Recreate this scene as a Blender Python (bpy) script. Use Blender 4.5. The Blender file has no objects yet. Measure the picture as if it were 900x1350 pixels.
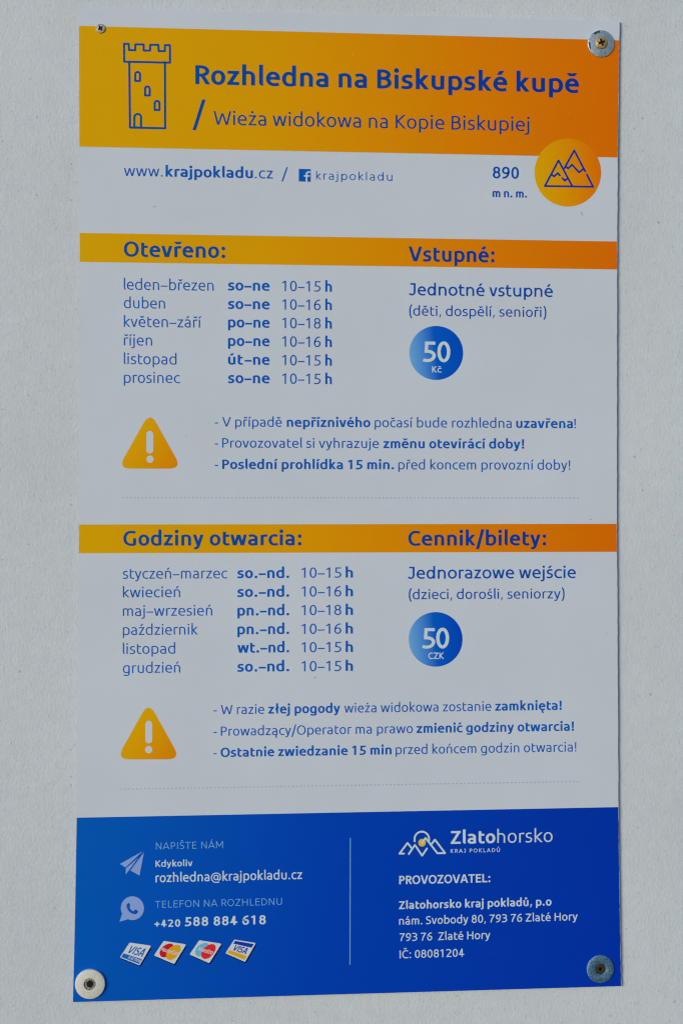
import bpy, bmesh, math, random
from mathutils import Vector
from mathutils.geometry import tessellate_polygon

random.seed(7)
sc = bpy.context.scene
col = sc.collection
R = math.radians

# ------------------------------------------------------------------ camera
UNIT = 0.0007                      # metres per unit of the artwork grid (900 x 1350 units)
FOC = 2077.0                       # focal length in artwork units
YAW = R(5.15)
CZ = 1.5                           # height of the sign's middle above the ground
FWD = Vector((math.sin(YAW), math.cos(YAW), 0))
RGT = Vector((math.cos(YAW), -math.sin(YAW), 0))
CAM = Vector((0, 0, CZ)) - FWD * FOC * UNIT
cd = bpy.data.cameras.new('camera')
cam = bpy.data.objects.new('camera', cd)
col.objects.link(cam)
cam.location = CAM
cam.rotation_euler = (R(90), 0, -YAW)
cd.sensor_fit = 'VERTICAL'
cd.sensor_height = 36.0
cd.lens = 36.0 * FOC / 1350.0
cd.clip_start = 0.01
cd.clip_end = 200
sc.camera = cam

# ------------------------------------------------------------------ light
SUN_EL, SUN_AZ = R(8), R(222)     # azimuth clockwise from +Y; the light comes from the left, in front of the wall
w = bpy.data.worlds.new('World')
sc.world = w
w.use_nodes = True
nt = w.node_tree
bg = nt.nodes['Background']
sky = nt.nodes.new('ShaderNodeTexSky')
sky.sky_type = 'NISHITA'
sky.sun_disc = False
sky.sun_elevation = SUN_EL
sky.sun_rotation = SUN_AZ
sky.dust_density = 0.6
sky.ozone_density = 3.1
nt.links.new(sky.outputs['Color'], bg.inputs['Color'])
bg.inputs['Strength'].default_value = 0.13
sd = bpy.data.lights.new('sun', 'SUN')
sun = bpy.data.objects.new('sun', sd)
col.objects.link(sun)
sd.energy = 1.15
sd.angle = R(26)
sd.color = (1.0, 0.99, 0.98)
to_sun = Vector((math.sin(SUN_AZ) * math.cos(SUN_EL), math.cos(SUN_AZ) * math.cos(SUN_EL), math.sin(SUN_EL)))
sun.rotation_euler = to_sun.to_track_quat('Z', 'Y').to_euler()
sun.location = to_sun * 5
sc.view_settings.view_transform = 'Standard'
sc.view_settings.look = 'None'
sc.view_settings.exposure = 0.21
sc.view_settings.gamma = 1.0
sc.cycles.filter_width = 1.2

# ------------------------------------------------------------------ helpers
def s2l(c):
    return tuple(((v / 255) / 12.92 if v / 255 <= 0.04045 else ((v / 255 + 0.055) / 1.055) ** 2.4) for v in c)

GAIN = (0.607, 0.594, 0.576)          # how bright a white surface reads; turns display colours into base colours
def base(c):
    return tuple(min(0.92, v / g) for v, g in zip(s2l(c), GAIN)) + (1.0,)

def P(x, y, lift=0.0):
    """artwork unit -> point on the board's front face (y = 0), lifted a little towards the viewer; local to the sign"""
    d = FWD * FOC + RGT * (x - 450.0) + Vector((0, 0, 675.0 - y))
    p = CAM + d * ((0.0 - CAM.y) / d.y)
    return Vector((p.x, -lift, p.z - CZ))

def link(name, mesh, mat, parent=None):
    o = bpy.data.objects.new(name, mesh)
    col.objects.link(o)
    if mat: mesh.materials.append(mat)
    if parent: o.parent = parent
    return o

def tag(o, label=None, cat=None, group=None, kind=None):
    if label: o['label'] = label
    if cat: o['category'] = cat
    if group: o['group'] = group
    if kind: o['kind'] = kind
    return o

def mesh_of(name, verts, faces):
    m = bpy.data.meshes.new(name)
    m.from_pydata([tuple(v) for v in verts], [], faces)
    m.update()
    return m

def new_mat(name):
    m = bpy.data.materials.new(name)
    m.use_nodes = True
    return m, m.node_tree, m.node_tree.nodes['Principled BSDF']

def ink(name, c, rough=0.5, spec=0.05, vary=0.05, c2=None, grad=None):
    """printed colour; c2 + grad = ((x0,y0),(x1,y1)) in artwork units for a printed colour ramp"""
    m, t, b = new_mat(name)
    b.inputs['Roughness'].default_value = rough
    b.inputs['Specular IOR Level'].default_value = spec
    tc = t.nodes.new('ShaderNodeTexCoord')
    n = t.nodes.new('ShaderNodeTexNoise')
    n.inputs['Scale'].default_value = 9.0
    n.inputs['Detail'].default_value = 6.0
    n.inputs['Roughness'].default_value = 0.65
    t.links.new(tc.outputs['Object'], n.inputs['Vector'])
    mr = t.nodes.new('ShaderNodeMapRange')
    mr.inputs[1].default_value = 0.25; mr.inputs[2].default_value = 0.75
    mr.inputs[3].default_value = 1 - vary; mr.inputs[4].default_value = 1 + vary * 0.4
    t.links.new(n.outputs['Fac'], mr.inputs[0])
    mul = t.nodes.new('ShaderNodeMix'); mul.data_type = 'RGBA'; mul.blend_type = 'MULTIPLY'
    mul.inputs[0].default_value = 1.0
    t.links.new(mr.outputs[0], mul.inputs[7])
    if c2 is None:
        mul.inputs[6].default_value = base(c)
    else:
        a, e = P(*grad[0]), P(*grad[1])
        d = e - a
        L2 = d.length_squared
        sub = t.nodes.new('ShaderNodeVectorMath'); sub.operation = 'SUBTRACT'
        sub.inputs[1].default_value = a
        t.links.new(tc.outputs['Object'], sub.inputs[0])
        dot = t.nodes.new('ShaderNodeVectorMath'); dot.operation = 'DOT_PRODUCT'
        dot.inputs[1].default_value = d / L2
        t.links.new(sub.outputs[0], dot.inputs[0])
        cr = t.nodes.new('ShaderNodeValToRGB')
        stops = [(0, c)] + (c2 if isinstance(c2, list) else [(1, c2)])
        el = cr.color_ramp.elements
        el[0].position = 0; el[0].color = base(stops[0][1])
        el[1].position = stops[-1][0]; el[1].color = base(stops[-1][1])
        for pos, cc in stops[1:-1]:
            k = el.new(pos); k.color = base(cc)
        t.links.new(dot.outputs['Value'], cr.inputs[0])
        t.links.new(cr.outputs[0], mul.inputs[6])
    t.links.new(mul.outputs[2], b.inputs['Base Color'])
    return m

# ------------------------------------------------------------------ the wall
def wall_material():
    m, t, b = new_mat('white_render')
    b.inputs['Roughness'].default_value = 0.85
    b.inputs['Specular IOR Level'].default_value = 0.2
    N, Lk = t.nodes.new, t.links.new
    tc = N('ShaderNodeTexCoord')
    # broad weathering
    n1 = N('ShaderNodeTexNoise'); n1.inputs['Scale'].default_value = 5.0; n1.inputs['Detail'].default_value = 5
    n2 = N('ShaderNodeTexNoise'); n2.inputs['Scale'].default_value = 95.0; n2.inputs['Detail'].default_value = 8; n2.inputs['Roughness'].default_value = 0.65
    # trowel grain, taller than wide
    mp = N('ShaderNodeMapping'); mp.inputs['Scale'].default_value = (420, 420, 270); mp.inputs['Rotation'].default_value = (0, R(12), 0)
    n3 = N('ShaderNodeTexNoise'); n3.inputs['Scale'].default_value = 1.0; n3.inputs['Detail'].default_value = 4
    for n in (n1, n2): Lk(tc.outputs['Object'], n.inputs['Vector'])
    Lk(tc.outputs['Object'], mp.inputs['Vector']); Lk(mp.outputs[0], n3.inputs['Vector'])
    cr = N('ShaderNodeValToRGB')
    cr.color_ramp.elements[0].position = 0.3; cr.color_ramp.elements[0].color = base((171, 179, 183))
    cr.color_ramp.elements[1].position = 0.7; cr.color_ramp.elements[1].color = base((177, 185, 189))
    Lk(n1.outputs['Fac'], cr.inputs[0])
    # small dark pits
    v = N('ShaderNodeTexVoronoi'); v.inputs['Scale'].default_value = 130.0
    Lk(tc.outputs['Object'], v.inputs['Vector'])
    sep = N('ShaderNodeSeparateColor'); Lk(v.outputs['Color'], sep.inputs[0])
    size = N('ShaderNodeMapRange'); size.inputs[1].default_value = 0.86; size.inputs[2].default_value = 1.0
    size.inputs[3].default_value = 0.0; size.inputs[4].default_value = 0.17
    Lk(sep.outputs[0], size.inputs[0])
    pit = N('ShaderNodeMath'); pit.operation = 'LESS_THAN'
    Lk(v.outputs['Distance'], pit.inputs[0]); Lk(size.outputs[0], pit.inputs[1])
    sc_ = N('ShaderNodeMath'); sc_.operation = 'MULTIPLY'; Lk(pit.outputs[0], sc_.inputs[0]); Lk(sep.outputs[1], sc_.inputs[1])
    mx = N('ShaderNodeMix'); mx.data_type = 'RGBA'
    Lk(sc_.outputs[0], mx.inputs[0]); Lk(cr.outputs[0], mx.inputs[6]); mx.inputs[7].default_value = base((122, 130, 136))
    # many fainter, finer specks
    v2 = N('ShaderNodeTexVoronoi'); v2.inputs['Scale'].default_value = 300.0
    mp2 = N('ShaderNodeMapping'); mp2.inputs['Scale'].default_value = (1.0, 1.0, 0.7); mp2.inputs['Location'].default_value = (3.1, 1.7, 0.4)
    Lk(tc.outputs['Object'], mp2.inputs['Vector']); Lk(mp2.outputs[0], v2.inputs['Vector'])
    sep2 = N('ShaderNodeSeparateColor'); Lk(v2.outputs['Color'], sep2.inputs[0])
    size2 = N('ShaderNodeMapRange'); size2.inputs[1].default_value = 0.55; size2.inputs[2].default_value = 1.0
    size2.inputs[3].default_value = 0.0; size2.inputs[4].default_value = 0.30
    Lk(sep2.outputs[0], size2.inputs[0])
    pit2 = N('ShaderNodeMath'); pit2.operation = 'LESS_THAN'
    Lk(v2.outputs['Distance'], pit2.inputs[0]); Lk(size2.outputs[0], pit2.inputs[1])
    f2 = N('ShaderNodeMath'); f2.operation = 'MULTIPLY'; Lk(pit2.outputs[0], f2.inputs[0]); f2.inputs[1].default_value = 0.3
    mx2 = N('ShaderNodeMix'); mx2.data_type = 'RGBA'
    Lk(f2.outputs[0], mx2.inputs[0]); Lk(mx.outputs[2], mx2.inputs[6]); mx2.inputs[7].default_value = base((140, 147, 151))
    mx = mx2
    # fine mottling
    mr = N('ShaderNodeMapRange'); mr.inputs[1].default_value = 0.3; mr.inputs[2].default_value = 0.7
    mr.inputs[3].default_value = 0.955; mr.inputs[4].default_value = 1.02
    Lk(n2.outputs['Fac'], mr.inputs[0])
    mm = N('ShaderNodeMix'); mm.data_type = 'RGBA'; mm.blend_type = 'MULTIPLY'; mm.inputs[0].default_value = 1
    Lk(mx.outputs[2], mm.inputs[6]); Lk(mr.outputs[0], mm.inputs[7])
    Lk(mm.outputs[2], b.inputs['Base Color'])
    add = N('ShaderNodeMath'); add.operation = 'ADD'
    Lk(n3.outputs['Fac'], add.inputs[0]); Lk(n2.outputs['Fac'], add.inputs[1])
    sb = N('ShaderNodeMath'); sb.operation = 'SUBTRACT'; Lk(add.outputs[0], sb.inputs[0]); Lk(pit.outputs[0], sb.inputs[1])
    bp = N('ShaderNodeBump'); bp.inputs['Strength'].default_value = 0.42; bp.inputs['Distance'].default_value = 0.0011
    Lk(sb.outputs[0], bp.inputs['Height']); Lk(bp.outputs[0], b.inputs['Normal'])
    return m

BT = 0.0022          # board thickness
GAP = 0.0014         # gap behind the board
bm = bmesh.new()
bmesh.ops.create_cube(bm, size=1.0)
wm = bpy.data.meshes.new('wall'); bm.to_mesh(wm); bm.free()
for v in wm.vertices:
    v.co = Vector((v.co.x * 3.2, v.co.y * 0.3, v.co.z * 3.0))
wall = link('wall', wm, wall_material())
wall.location = (0, BT + GAP + 0.15, CZ)
tag(wall, 'white rendered wall with fine grain and small pits behind the sign', 'wall', kind='structure')

# ------------------------------------------------------------------ the sign board
sign = bpy.data.objects.new('information_sign', None)
col.objects.link(sign)
sign.empty_display_size = 0.1
sign.location = (0, 0, CZ)
tag(sign, 'white, orange and blue printed board of opening hours screwed to the white wall', 'sign')

WHITE = ink('board_white', (174, 183, 191), rough=0.42, vary=0.05)
EDGE = ink('board_edge', (120, 130, 138), rough=0.6, vary=0.3)

LEFT = [(10, 104.1), (100, 104.3), (190, 104.7), (340, 105.0), (520, 104.7), (690, 104.2), (800, 103.3), (940, 102.3), (1078, 101.2), (1180, 99.4), (1260, 97.8), (1321.8, 96.1)]
RIGHT = [(27.7, 816), (53, 815.7), (207, 813.8), (318, 812.9), (520, 812.6), (690, 812.5), (800, 813.2), (1064, 814.6), (1160, 815.8), (1245, 817.2), (1300.7, 818.2)]
def interp(tab, y):
    if y <= tab[0][0]: return tab[0][1]
    for (a, b), (c, d) in zip(tab, tab[1:]):
        if y <= c: return b + (d - b) * (y - a) / (c - a)
    return tab[-1][1]
LX = lambda y: interp(LEFT, y)
RX = lambda y: interp(RIGHT, y)
SLOPE = [(18, .0258), (44, .0255), (120, .0225), (200, .0195), (313, .0160), (350, .0143), (691, -.001), (728, -.0025), (1071, -.0194), (1311, -.0293)]

def jag(pts, step=6, amp=0.5):
    out = []
    for (x0, y0), (x1, y1) in zip(pts, pts[1:]):
        n = max(1, int(math.hypot(x1 - x0, y1 - y0) / step))
        for i in range(n):
            f = i / n
            out.append((x0 + (x1 - x0) * f + random.uniform(-amp, amp) * (i > 0), y0 + (y1 - y0) * f + random.uniform(-amp, amp) * 0.5 * (i > 0)))
    return out

def board():
    l = [(x, y) for y, x in LEFT]
    r = [(x, y) for y, x in RIGHT]
    outline = jag(l + [r[-1]], 9, 0.12)
    outline += jag(list(reversed(r)) + [l[0]], 5, 0.28)
    n = len(outline)
    front = [P(x, y) for x, y in outline]
    back = [p + Vector((0, BT, 0)) for p in front]
    m = mesh_of('panel', front + back, [tuple(range(n)), tuple(range(2 * n - 1, n - 1, -1))] + [(i, i + n, (i + 1) % n + n, (i + 1) % n) for i in range(n)])
    o = link('panel', m, WHITE, sign)
    m.materials.append(EDGE)
    for p in m.polygons[1:]: p.material_index = 1
    bmx = bmesh.new(); bmx.from_mesh(m); bmesh.ops.recalc_face_normals(bmx, faces=bmx.faces); bmx.to_mesh(m); bmx.free()
    return o
panel = board()

LAYER = 0.00008     # printed layers lie this far apart
def flat(name, polys, mat, parent, layer=1):
    """several simple polygons (artwork units) printed as one mesh"""
    V, F = [], []
    for k, poly in enumerate(polys):
        b0 = len(V)
        V += [P(x, y, LAYER * layer + k * 3e-6) for x, y in poly]
        F.append(tuple(range(b0, b0 + len(poly))))
    m = mesh_of(name, V, F)
    face_front(m)
    return link(name, m, mat, parent)

def face_front(m):
    for p in m.polygons:
        if p.normal.y > 0: p.flip()
    m.update()

def band(name, yl0, yr0, yl1, yr1, mat, inset=0.0):
    ys = [yl0 + (yl1 - yl0) * i / 8 for i in range(9)]
    yr = [yr0 + (yr1 - yr0) * i / 8 for i in range(9)]
    return flat(name, [[(LX(y) + inset, y) for y in ys] + [(RX(y) - inset, y) for y in reversed(yr)]], mat, sign)

ORANGE = ink('orange_print', (192, 146, 0), c2=[(0.35, (194, 138, 0)), (0.7, (196, 115, 0)), (1, (194, 96, 0))], grad=((100, 300), (816, 316)), vary=0.04)
BLUE = ink('blue_print', (0, 80, 167), c2=[(0.45, (0, 57, 160)), (1, (0, 45, 152))], grad=((97, 1150), (816, 1250)), vary=0.06)
title_band = band('title_band', 34.0, 53.2, 193.3, 207.6, ORANGE, 0.4)
heading1 = band('heading_band', 307.0, 318.4, 345.2, 355.2, ORANGE, 0.4)
heading2 = band('heading_band', 691.5, 690.6, 729.3, 727.4, ORANGE, 0.4)
footer = band('footer_panel', 1078.0, 1064.0, 1321.2, 1300.1, BLUE, 0.3)
tag(heading1, 'upper orange heading band, in Czech'); tag(heading2, 'lower orange heading band, in Polish')

# ------------------------------------------------------------------ a drawn sans-serif alphabet
XH, CAP, ASC, DES = 520.0, 693.0, 768.0, -190.0
STY = {'light': (82, 72, 0), 'reg': (91, 78, 0), 'med': (110, 92, 0), 'semi': (126, 102, 0), 'bold': (146, 114, 0),
       'geo': (78, 70, 1), 'geolight': (68, 62, 1), 'geomed': (108, 92, 1), 'geobold': (124, 106, 1)}

class G:
    def __init__(s, wv, th, geo):
        s.w, s.t, s.geo = wv, th, geo
        s.hw, s.ht, s.d = wv / 2, th / 2, wv - 84
        s.sb = 85 - .22 * s.d; s.rb = 47 - .2 * s.d
        s.shapes = []; s.adv = 0
    def poly(s, pts): s.shapes.append((list(pts), [tuple(range(len(pts)))]))
    def rect(s, x0, y0, x1, y1): s.poly([(x0, y0), (x1, y0), (x1, y1), (x0, y1)])
    def stem(s, x, y0, y1): s.rect(x, y0, x + s.w, y1)
    def half(s, nx, ny, k=1.0): return 0.5 * k * math.hypot(s.w * nx, s.t * ny)
    def diag(s, x0, y0, x1, y1, k=1.0):
        L = math.hypot(x1 - x0, y1 - y0); nx, ny = -(y1 - y0) / L, (x1 - x0) / L
        e = s.half(nx, ny, k) / abs(nx)
        s.poly([(x0 - e, y0), (x0 + e, y0), (x1 + e, y1), (x1 - e, y1)])
    def path(s, start, *cmds, k=1.0, n=9):
        """('L',x,y) | ('C',x1,y1,x2,y2,x,y) | ('Q',cx,cy,x,y): a squarish quarter turn round the corner c"""
        pts = [start]
        for c in cmds:
            p = pts[-1]
            if c[0] == 'L':
                pts.append((c[1], c[2])); continue
            if c[0] == 'Q':
                f = 0.585 if not s.geo else 0.555
                c1 = (p[0] + (c[1] - p[0]) * f, p[1] + (c[2] - p[1]) * f)
                c2 = (c[3] + (c[1] - c[3]) * f, c[4] + (c[2] - c[4]) * f)
                e = (c[3], c[4])
            else:
                c1, c2, e = (c[1], c[2]), (c[3], c[4]), (c[5], c[6])
            for i in range(1, n + 1):
                u = i / n; v = 1 - u
                pts.append((v**3 * p[0] + 3 * v * v * u * c1[0] + 3 * v * u * u * c2[0] + u**3 * e[0],
                            v**3 * p[1] + 3 * v * v * u * c1[1] + 3 * v * u * u * c2[1] + u**3 * e[1]))
        V, F = [], []
        m = len(pts)
        for i, (x, y) in enumerate(pts):
            a = pts[max(0, i - 1)]; b = pts[min(m - 1, i + 1)]
            tx, ty = b[0] - a[0], b[1] - a[1]; L = math.hypot(tx, ty) or 1
            nx, ny = -ty / L, tx / L
            h = s.half(nx, ny, k)
            V += [(x + nx * h, y + ny * h), (x - nx * h, y - ny * h)]
            if i: F.append((2 * i - 2, 2 * i - 1, 2 * i + 1, 2 * i))
        s.shapes.append((V, F))
    def ring(s, L, Rr, y0, y1, k=1.0):
        l, r, b, t = L + s.hw * k, Rr - s.hw * k, y0 + s.ht * k, y1 - s.ht * k
        mx, my = (l + r) / 2, (b + t) / 2
        s.path((l, my), ('Q', l, t, mx, t), ('Q', r, t, r, my), ('Q', r, b, mx, b), ('Q', l, b, l, my), k=k)
    def dot(s, x, y, r): s.poly([(x + r * math.cos(a * math.pi / 8), y + r * math.sin(a * math.pi / 8)) for a in range(16)])
    def bar(s, x0, x1, y): s.rect(x0, y - s.ht, x1, y + s.ht)
    def xform(s, i0, fn):
        for k in range(i0, len(s.shapes)):
            V, F = s.shapes[k]; s.shapes[k] = ([fn(*v) for v in V], F)

def arch(g, L, Rr, top=XH):
    """the round shoulder of n, h, m leaving the stem near its top"""
    mid = (L + Rr) / 2 + g.w * 0.12; T = top + 8 - g.ht
    if g.geo:
        g.path((L + g.hw, top - 190), ('Q', L + g.hw, T, mid, T), ('Q', Rr - g.hw, T, Rr - g.hw, top - 210), ('L', Rr - g.hw, 0))
    else:
        g.path((L + g.hw * .3, top - 30 - g.ht), ('C', L + g.w + 20, T - 4, mid - 70, T, mid - 10, T), ('Q', Rr - g.hw, T, Rr - g.hw, top - 205), ('L', Rr - g.hw, 0))
def bowl(g, L, Rr):
    """right-hand bowl of b: from the stem's foot round to the stem near x-height"""
    if g.geo:
        g.ring(L + g.w * .1, Rr, -10, XH + 10); return
    b, T, r = -10 + g.ht, XH + 10 - g.ht, Rr - g.hw
    mid = (L + Rr) / 2 + 5
    g.path((L + g.hw * .3, 26 + g.ht), ('C', L + g.w, b + 6, mid - 70, b, mid - 10, b), ('Q', r, b, r, XH / 2), ('Q', r, T, mid + 15, T), ('C', mid - 70, T, L + g.w + 10, T - 30, L + g.w * .7, T - 58))

def glyph(ch, wv, th, geo):
    g = G(wv, th, geo)
    w, hw, ht, d, sb, rb, X, C, A = g.w, g.hw, g.ht, g.d, g.sb, g.rb, XH, CAP, ASC
    if geo: C = 700.0; A = 742.0
    acc = None
    DEC = {'á': ('a', 'ac'), 'é': ('e', 'ac'), 'í': ('ı', 'ac'), 'ú': ('u', 'ac'), 'ć': ('c', 'ac'), 'ń': ('n', 'ac'), 'ś': ('s', 'ac'), 'ź': ('z', 'ac'), 'ó': ('o', 'ac'),
           'č': ('c', 'ca'), 'ě': ('e', 'ca'), 'ř': ('r', 'ca'), 'š': ('s', 'ca'), 'ž': ('z', 'ca'), 'ů': ('u', 'ri'), 'ż': ('z', 'do'), 'ą': ('a', 'og'), 'ę': ('e', 'og'), 'ł': ('l', 'sl'),
           'Á': ('A', 'ac'), 'Š': ('S', 'ca'), 'Č': ('C', 'ca'), 'Ů': ('U', 'ri')}
    if ch in DEC: ch, acc = DEC[ch]
    L = rb; Rr = 0; rsb = rb
    if ch == ' ': g.adv = 225; return g
    if ch in 'nh':
        L = sb; Rr = L + 415 + .8 * d + 40 * geo
        g.stem(L, 0, (X if geo else X - 26) if ch == 'n' else A); arch(g, L, Rr); rsb = sb
    elif ch == 'u':
        L = sb; Rr = L + 415 + .8 * d + 40 * geo
        g.stem(L, 0, X if geo else X - 26); arch(g, L, Rr); g.xform(0, lambda x, y: (L + Rr - x, X - y)); rsb = sb
    elif ch == 'm':
        L = sb; M = L + 375 + .75 * d; Rr = M + 375 + .75 * d - w
        Rr += 0
        g.stem(L, 0, X if geo else X - 26); arch(g, L, M); 
        T = X + 8 - ht; m0 = M - w; mid = (m0 + Rr) / 2 + w * .12
        g.path((m0 + w * .55, X - 75 - ht * .6), ('C', m0 + w + 10, T - 22, mid - 60, T, mid - 5, T), ('Q', Rr - hw, T, Rr - hw, X - 205), ('L', Rr - hw, 0)); rsb = sb
    elif ch == 'r':
        L = sb; Rr = L + 275 + .8 * d; T = X + 6 - ht
        g.stem(L, 0, X if geo else X - 26)
        g.path((L + hw * .3, X - 34 - ht), ('C', L + w + 15, T - 8, L + 170, T + 2, Rr, T - 8)); rsb = 15
    elif ch in 'bpdq':
        L = sb; Rr = L + 462 + .72 * d + 30 * geo
        if ch in 'bd':
            g.stem(L, (0 if geo else 24), A); bowl(g, L, Rr)
        else:
            g.stem(L, (0 if geo else 24), X - DES); bowl(g, L, Rr); g.xform(0, lambda x, y: (x, X - y))
        if ch in 'dq': L0 = L; g.xform(0, lambda x, y: (L0 + Rr - x, y)); g.xform(0, lambda x, y: (x - L0 + rb, y)); Rr = Rr - L0 + rb; L = rb; rsb = sb
    elif ch == 'g':
        L = sb; Rr = L + 455 + .72 * d
        g.stem(L, 24, X + 40); bowl(g, L, Rr); g.xform(0, lambda x, y: (x, X - y)); g.xform(0, lambda x, y: (sb + Rr - x, y))
        g.path((Rr - hw, 10), ('L', Rr - hw, -50), ('Q', Rr - hw, DES + ht, Rr - 205 - hw * .4, DES + ht), ('C', Rr - 280, DES + ht, L + 90, DES + ht + 8, L + 42, DES + ht + 22))
        g.xform(0, lambda x, y: (x - sb + rb, y)); Rr = Rr - sb + rb; L = rb; rsb = sb
    elif ch == 'o':
        Rr = L + 470 + .7 * d + 45 * geo; g.ring(L, Rr, -10, X + 10)
    elif ch == 'a':
        Rr = L + 398 + .85 * d + 20 * geo; r = Rr - hw; T = X + 10 - ht
        g.path((L + 48, X - 28 - ht), ('C', L + 110, T - 2, L + 150, T, L + 195, T), ('Q', r, T, r, X - 180), ('L', r, 4))
        yb = 312
        g.path((r, yb - ht), ('L', L + 215, yb - ht), ('Q', L + hw, yb - ht, L + hw, 150), ('Q', L + hw, -9 + ht, L + 200, -9 + ht), ('C', L + 290, -9 + ht, r - 40, 2 + ht, r + hw * .4, 12 + ht)); rsb = sb
    elif ch == 'e':
        Rr = L + 455 + .85 * d + 25 * geo; l, r, T, b = L + hw, Rr - hw, X + 10 - ht, -10 + ht
        mid = (L + Rr) / 2
        g.path((r, 225), ('L', r, 270), ('Q', r, T, mid + 5, T), ('Q', l, T, l, X / 2 - 5), ('Q', l, b, mid + 45, b), ('C', mid + 110, b, Rr - 80, b + 12, Rr - 40, b + 26))
        g.rect(L + hw, 225, Rr - hw * .4, 225 + th * .95)
    elif ch == 'c':
        Rr = L + 390 + .7 * d + 40 * geo; l, T, b = L + hw, X + 10 - ht, -10 + ht; mid = L + 265
        g.path((Rr - 12, T - 26), ('C', Rr - 70, T - 4, mid + 60, T, mid, T), ('Q', l, T, l, X / 2), ('Q', l, b, mid, b), ('C', mid + 70, b, Rr - 50, b + 8, Rr - 2, b + 28)); rsb = 25
    elif ch == 's':
        Rr = L + 350 + .9 * d; W = Rr - L; l, r, T, b = L + hw, Rr - hw, X + 10 - ht, -10 + ht; ym = 262
        g.path((Rr - 32, T - 24), ('C', Rr - 90, T - 4, L + W * .62, T, L + W * .55, T), ('Q', l + 8, T, l + 8, (T + ym) / 2 + 4), ('C', l + 8, ym + 25, L + W * .35, ym + 12, L + W * .52, ym - 3),
               ('C', L + W * .72, ym - 22, r, ym - 40, r, (b + ym) / 2 - 4), ('Q', r, b, L + W * .44, b), ('C', L + W * .3, b, L + 50, b + 8, L + 4, b + 28)); rsb = 38
    elif ch == 'z':
        Rr = L + 378 + .85 * d; g.rect(L + 8, X - th, Rr - 4, X); g.rect(L, 0, Rr, th); g.diag(L + w * .62, th * .6, Rr - w * .66, X - th * .6)
    elif ch == 'v':
        Rr = L - 30 + 462 + .9 * d; L -= 30; mid = (L + Rr) / 2; g.diag(L + hw * 1.08, X, mid - hw * .3, 0); g.diag(Rr - hw * 1.08, X, mid + hw * .3, 0); rsb = 17
    elif ch == 'w':
        L -= 26; Rr = L + 700 + 1.25 * d; W = Rr - L; a, c_, m = L + W * .27, Rr - W * .27, L + W * .5; tp = X - 10
        g.diag(L + hw * 1.05, X, a - hw * .2, 0); g.diag(m - hw * .15, tp, a + hw * .2, 0, .95); g.diag(m + hw * .15, tp, c_ - hw * .2, 0, .95); g.diag(Rr - hw * 1.05, X, c_ + hw * .2, 0); rsb = 20
    elif ch == 'y':
        L -= 25; Rr = L + 455 + .9 * d; mid = (L + Rr) / 2 + 6
        g.diag(L + hw * 1.08, X, mid - hw * .2, 20); 
        x1, y1 = mid - 16, -40
        g.diag(Rr - hw * 1.08, X, x1, y1)
        g.path((x1 + 12, y1 + 36), ('C', x1 - 20, y1 - 60, x1 - 70, DES + ht + 4, x1 - 150, DES + ht + 4), ('L', x1 - 185, DES + ht + 14)); rsb = 20
    elif ch == 'k':
        L = sb; Rr = L + 425 + .95 * d
        g.stem(L, 0, A); y = 272
        g.diag(L + w * 1.0, y - 10, Rr - w * .72, X); g.diag(L + w * 1.02, y + 28, Rr - w * .62, 0)
        g.rect(L + w * .5, y - 22, L + w * 1.25, y + 38); rsb = 8
    elif ch in 'iıj':
        if ch == 'j':
            L = -40; Rr = 165 + .7 * d; r = Rr - hw
            g.path((r, X), ('L', r, -60), ('Q', r, DES + ht, r - 120, DES + ht), ('L', r - 175, DES + ht + 8)); rsb = sb
        else:
            L = sb; Rr = L + w; g.stem(L, 0, X); rsb = sb
        if ch != 'ı': g.dot(Rr - hw, 668, hw * 1.12 + 10)
    elif ch == 'l':
        L = sb; Rr = L + w
        if geo: g.stem(L, 0, A)
        else:
            g.path((L + hw, A), ('L', L + hw, 120), ('Q', L + hw, ht - 6, L + hw + 75, ht - 6 + 2)); Rr += 40
        rsb = sb if geo else 30
    elif ch == 't':
        L = sb; Rr = L + 270 + .7 * d
        g.path((L + hw, X + 135), ('L', L + hw, 165), ('Q', L + hw, -10 + ht, L + 185 + hw * .3, -10 + ht), ('C', L + 225, -10 + ht, Rr - 30, -4 + ht, Rr, 14 + ht))
        g.rect(L + hw, X - th, Rr - 6, X)
        if geo: g.rect(L - 60, X - th, L + hw, X)
        rsb = 35
    elif ch == 'f':
        L = sb; Rr = L + 285 + .7 * d; T = A + 6 - ht
        g.path((L + hw, 0), ('L', L + hw, A - 190), ('Q', L + hw, T, L + 200, T), ('L', Rr + 10, T - 16)); g.rect(L + hw, X - th, Rr - 14, X); rsb = 10
    # capitals
    elif ch in 'ILTEFH':
        L = sb
        if ch == 'I': Rr = L + w; g.stem(L, 0, C); rsb = sb
        elif ch == 'L': Rr = L + 385 + .8 * d; g.stem(L, 0, C); g.rect(L + hw, 0, Rr, th); rsb = 25
        elif ch == 'T': L = 20; Rr = L + 530 + .6 * d; g.rect(L, C - th, Rr, C); g.stem((L + Rr - w) / 2, 0, C - th * .5); rsb = 20
        elif ch == 'E': Rr = L + 425 + .8 * d; g.stem(L, 0, C); [g.rect(L + hw, y, Rr - o_, y + th) for y, o_ in ((0, 0), (C - th, 10), (C * .53 - ht, 40))]; rsb = 40
        elif ch == 'F': Rr = L + 415 + .8 * d; g.stem(L, 0, C); [g.rect(L + hw, y, Rr - o_, y + th) for y, o_ in ((C - th, 0), (C * .5 - ht, 40))]; rsb = 20
        else: Rr = L + 540 + .8 * d; g.stem(L, 0, C); g.stem(Rr - w, 0, C); g.rect(L + hw, C * .53 - ht, Rr - hw, C * .53 + ht); rsb = sb
    elif ch == 'N':
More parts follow.
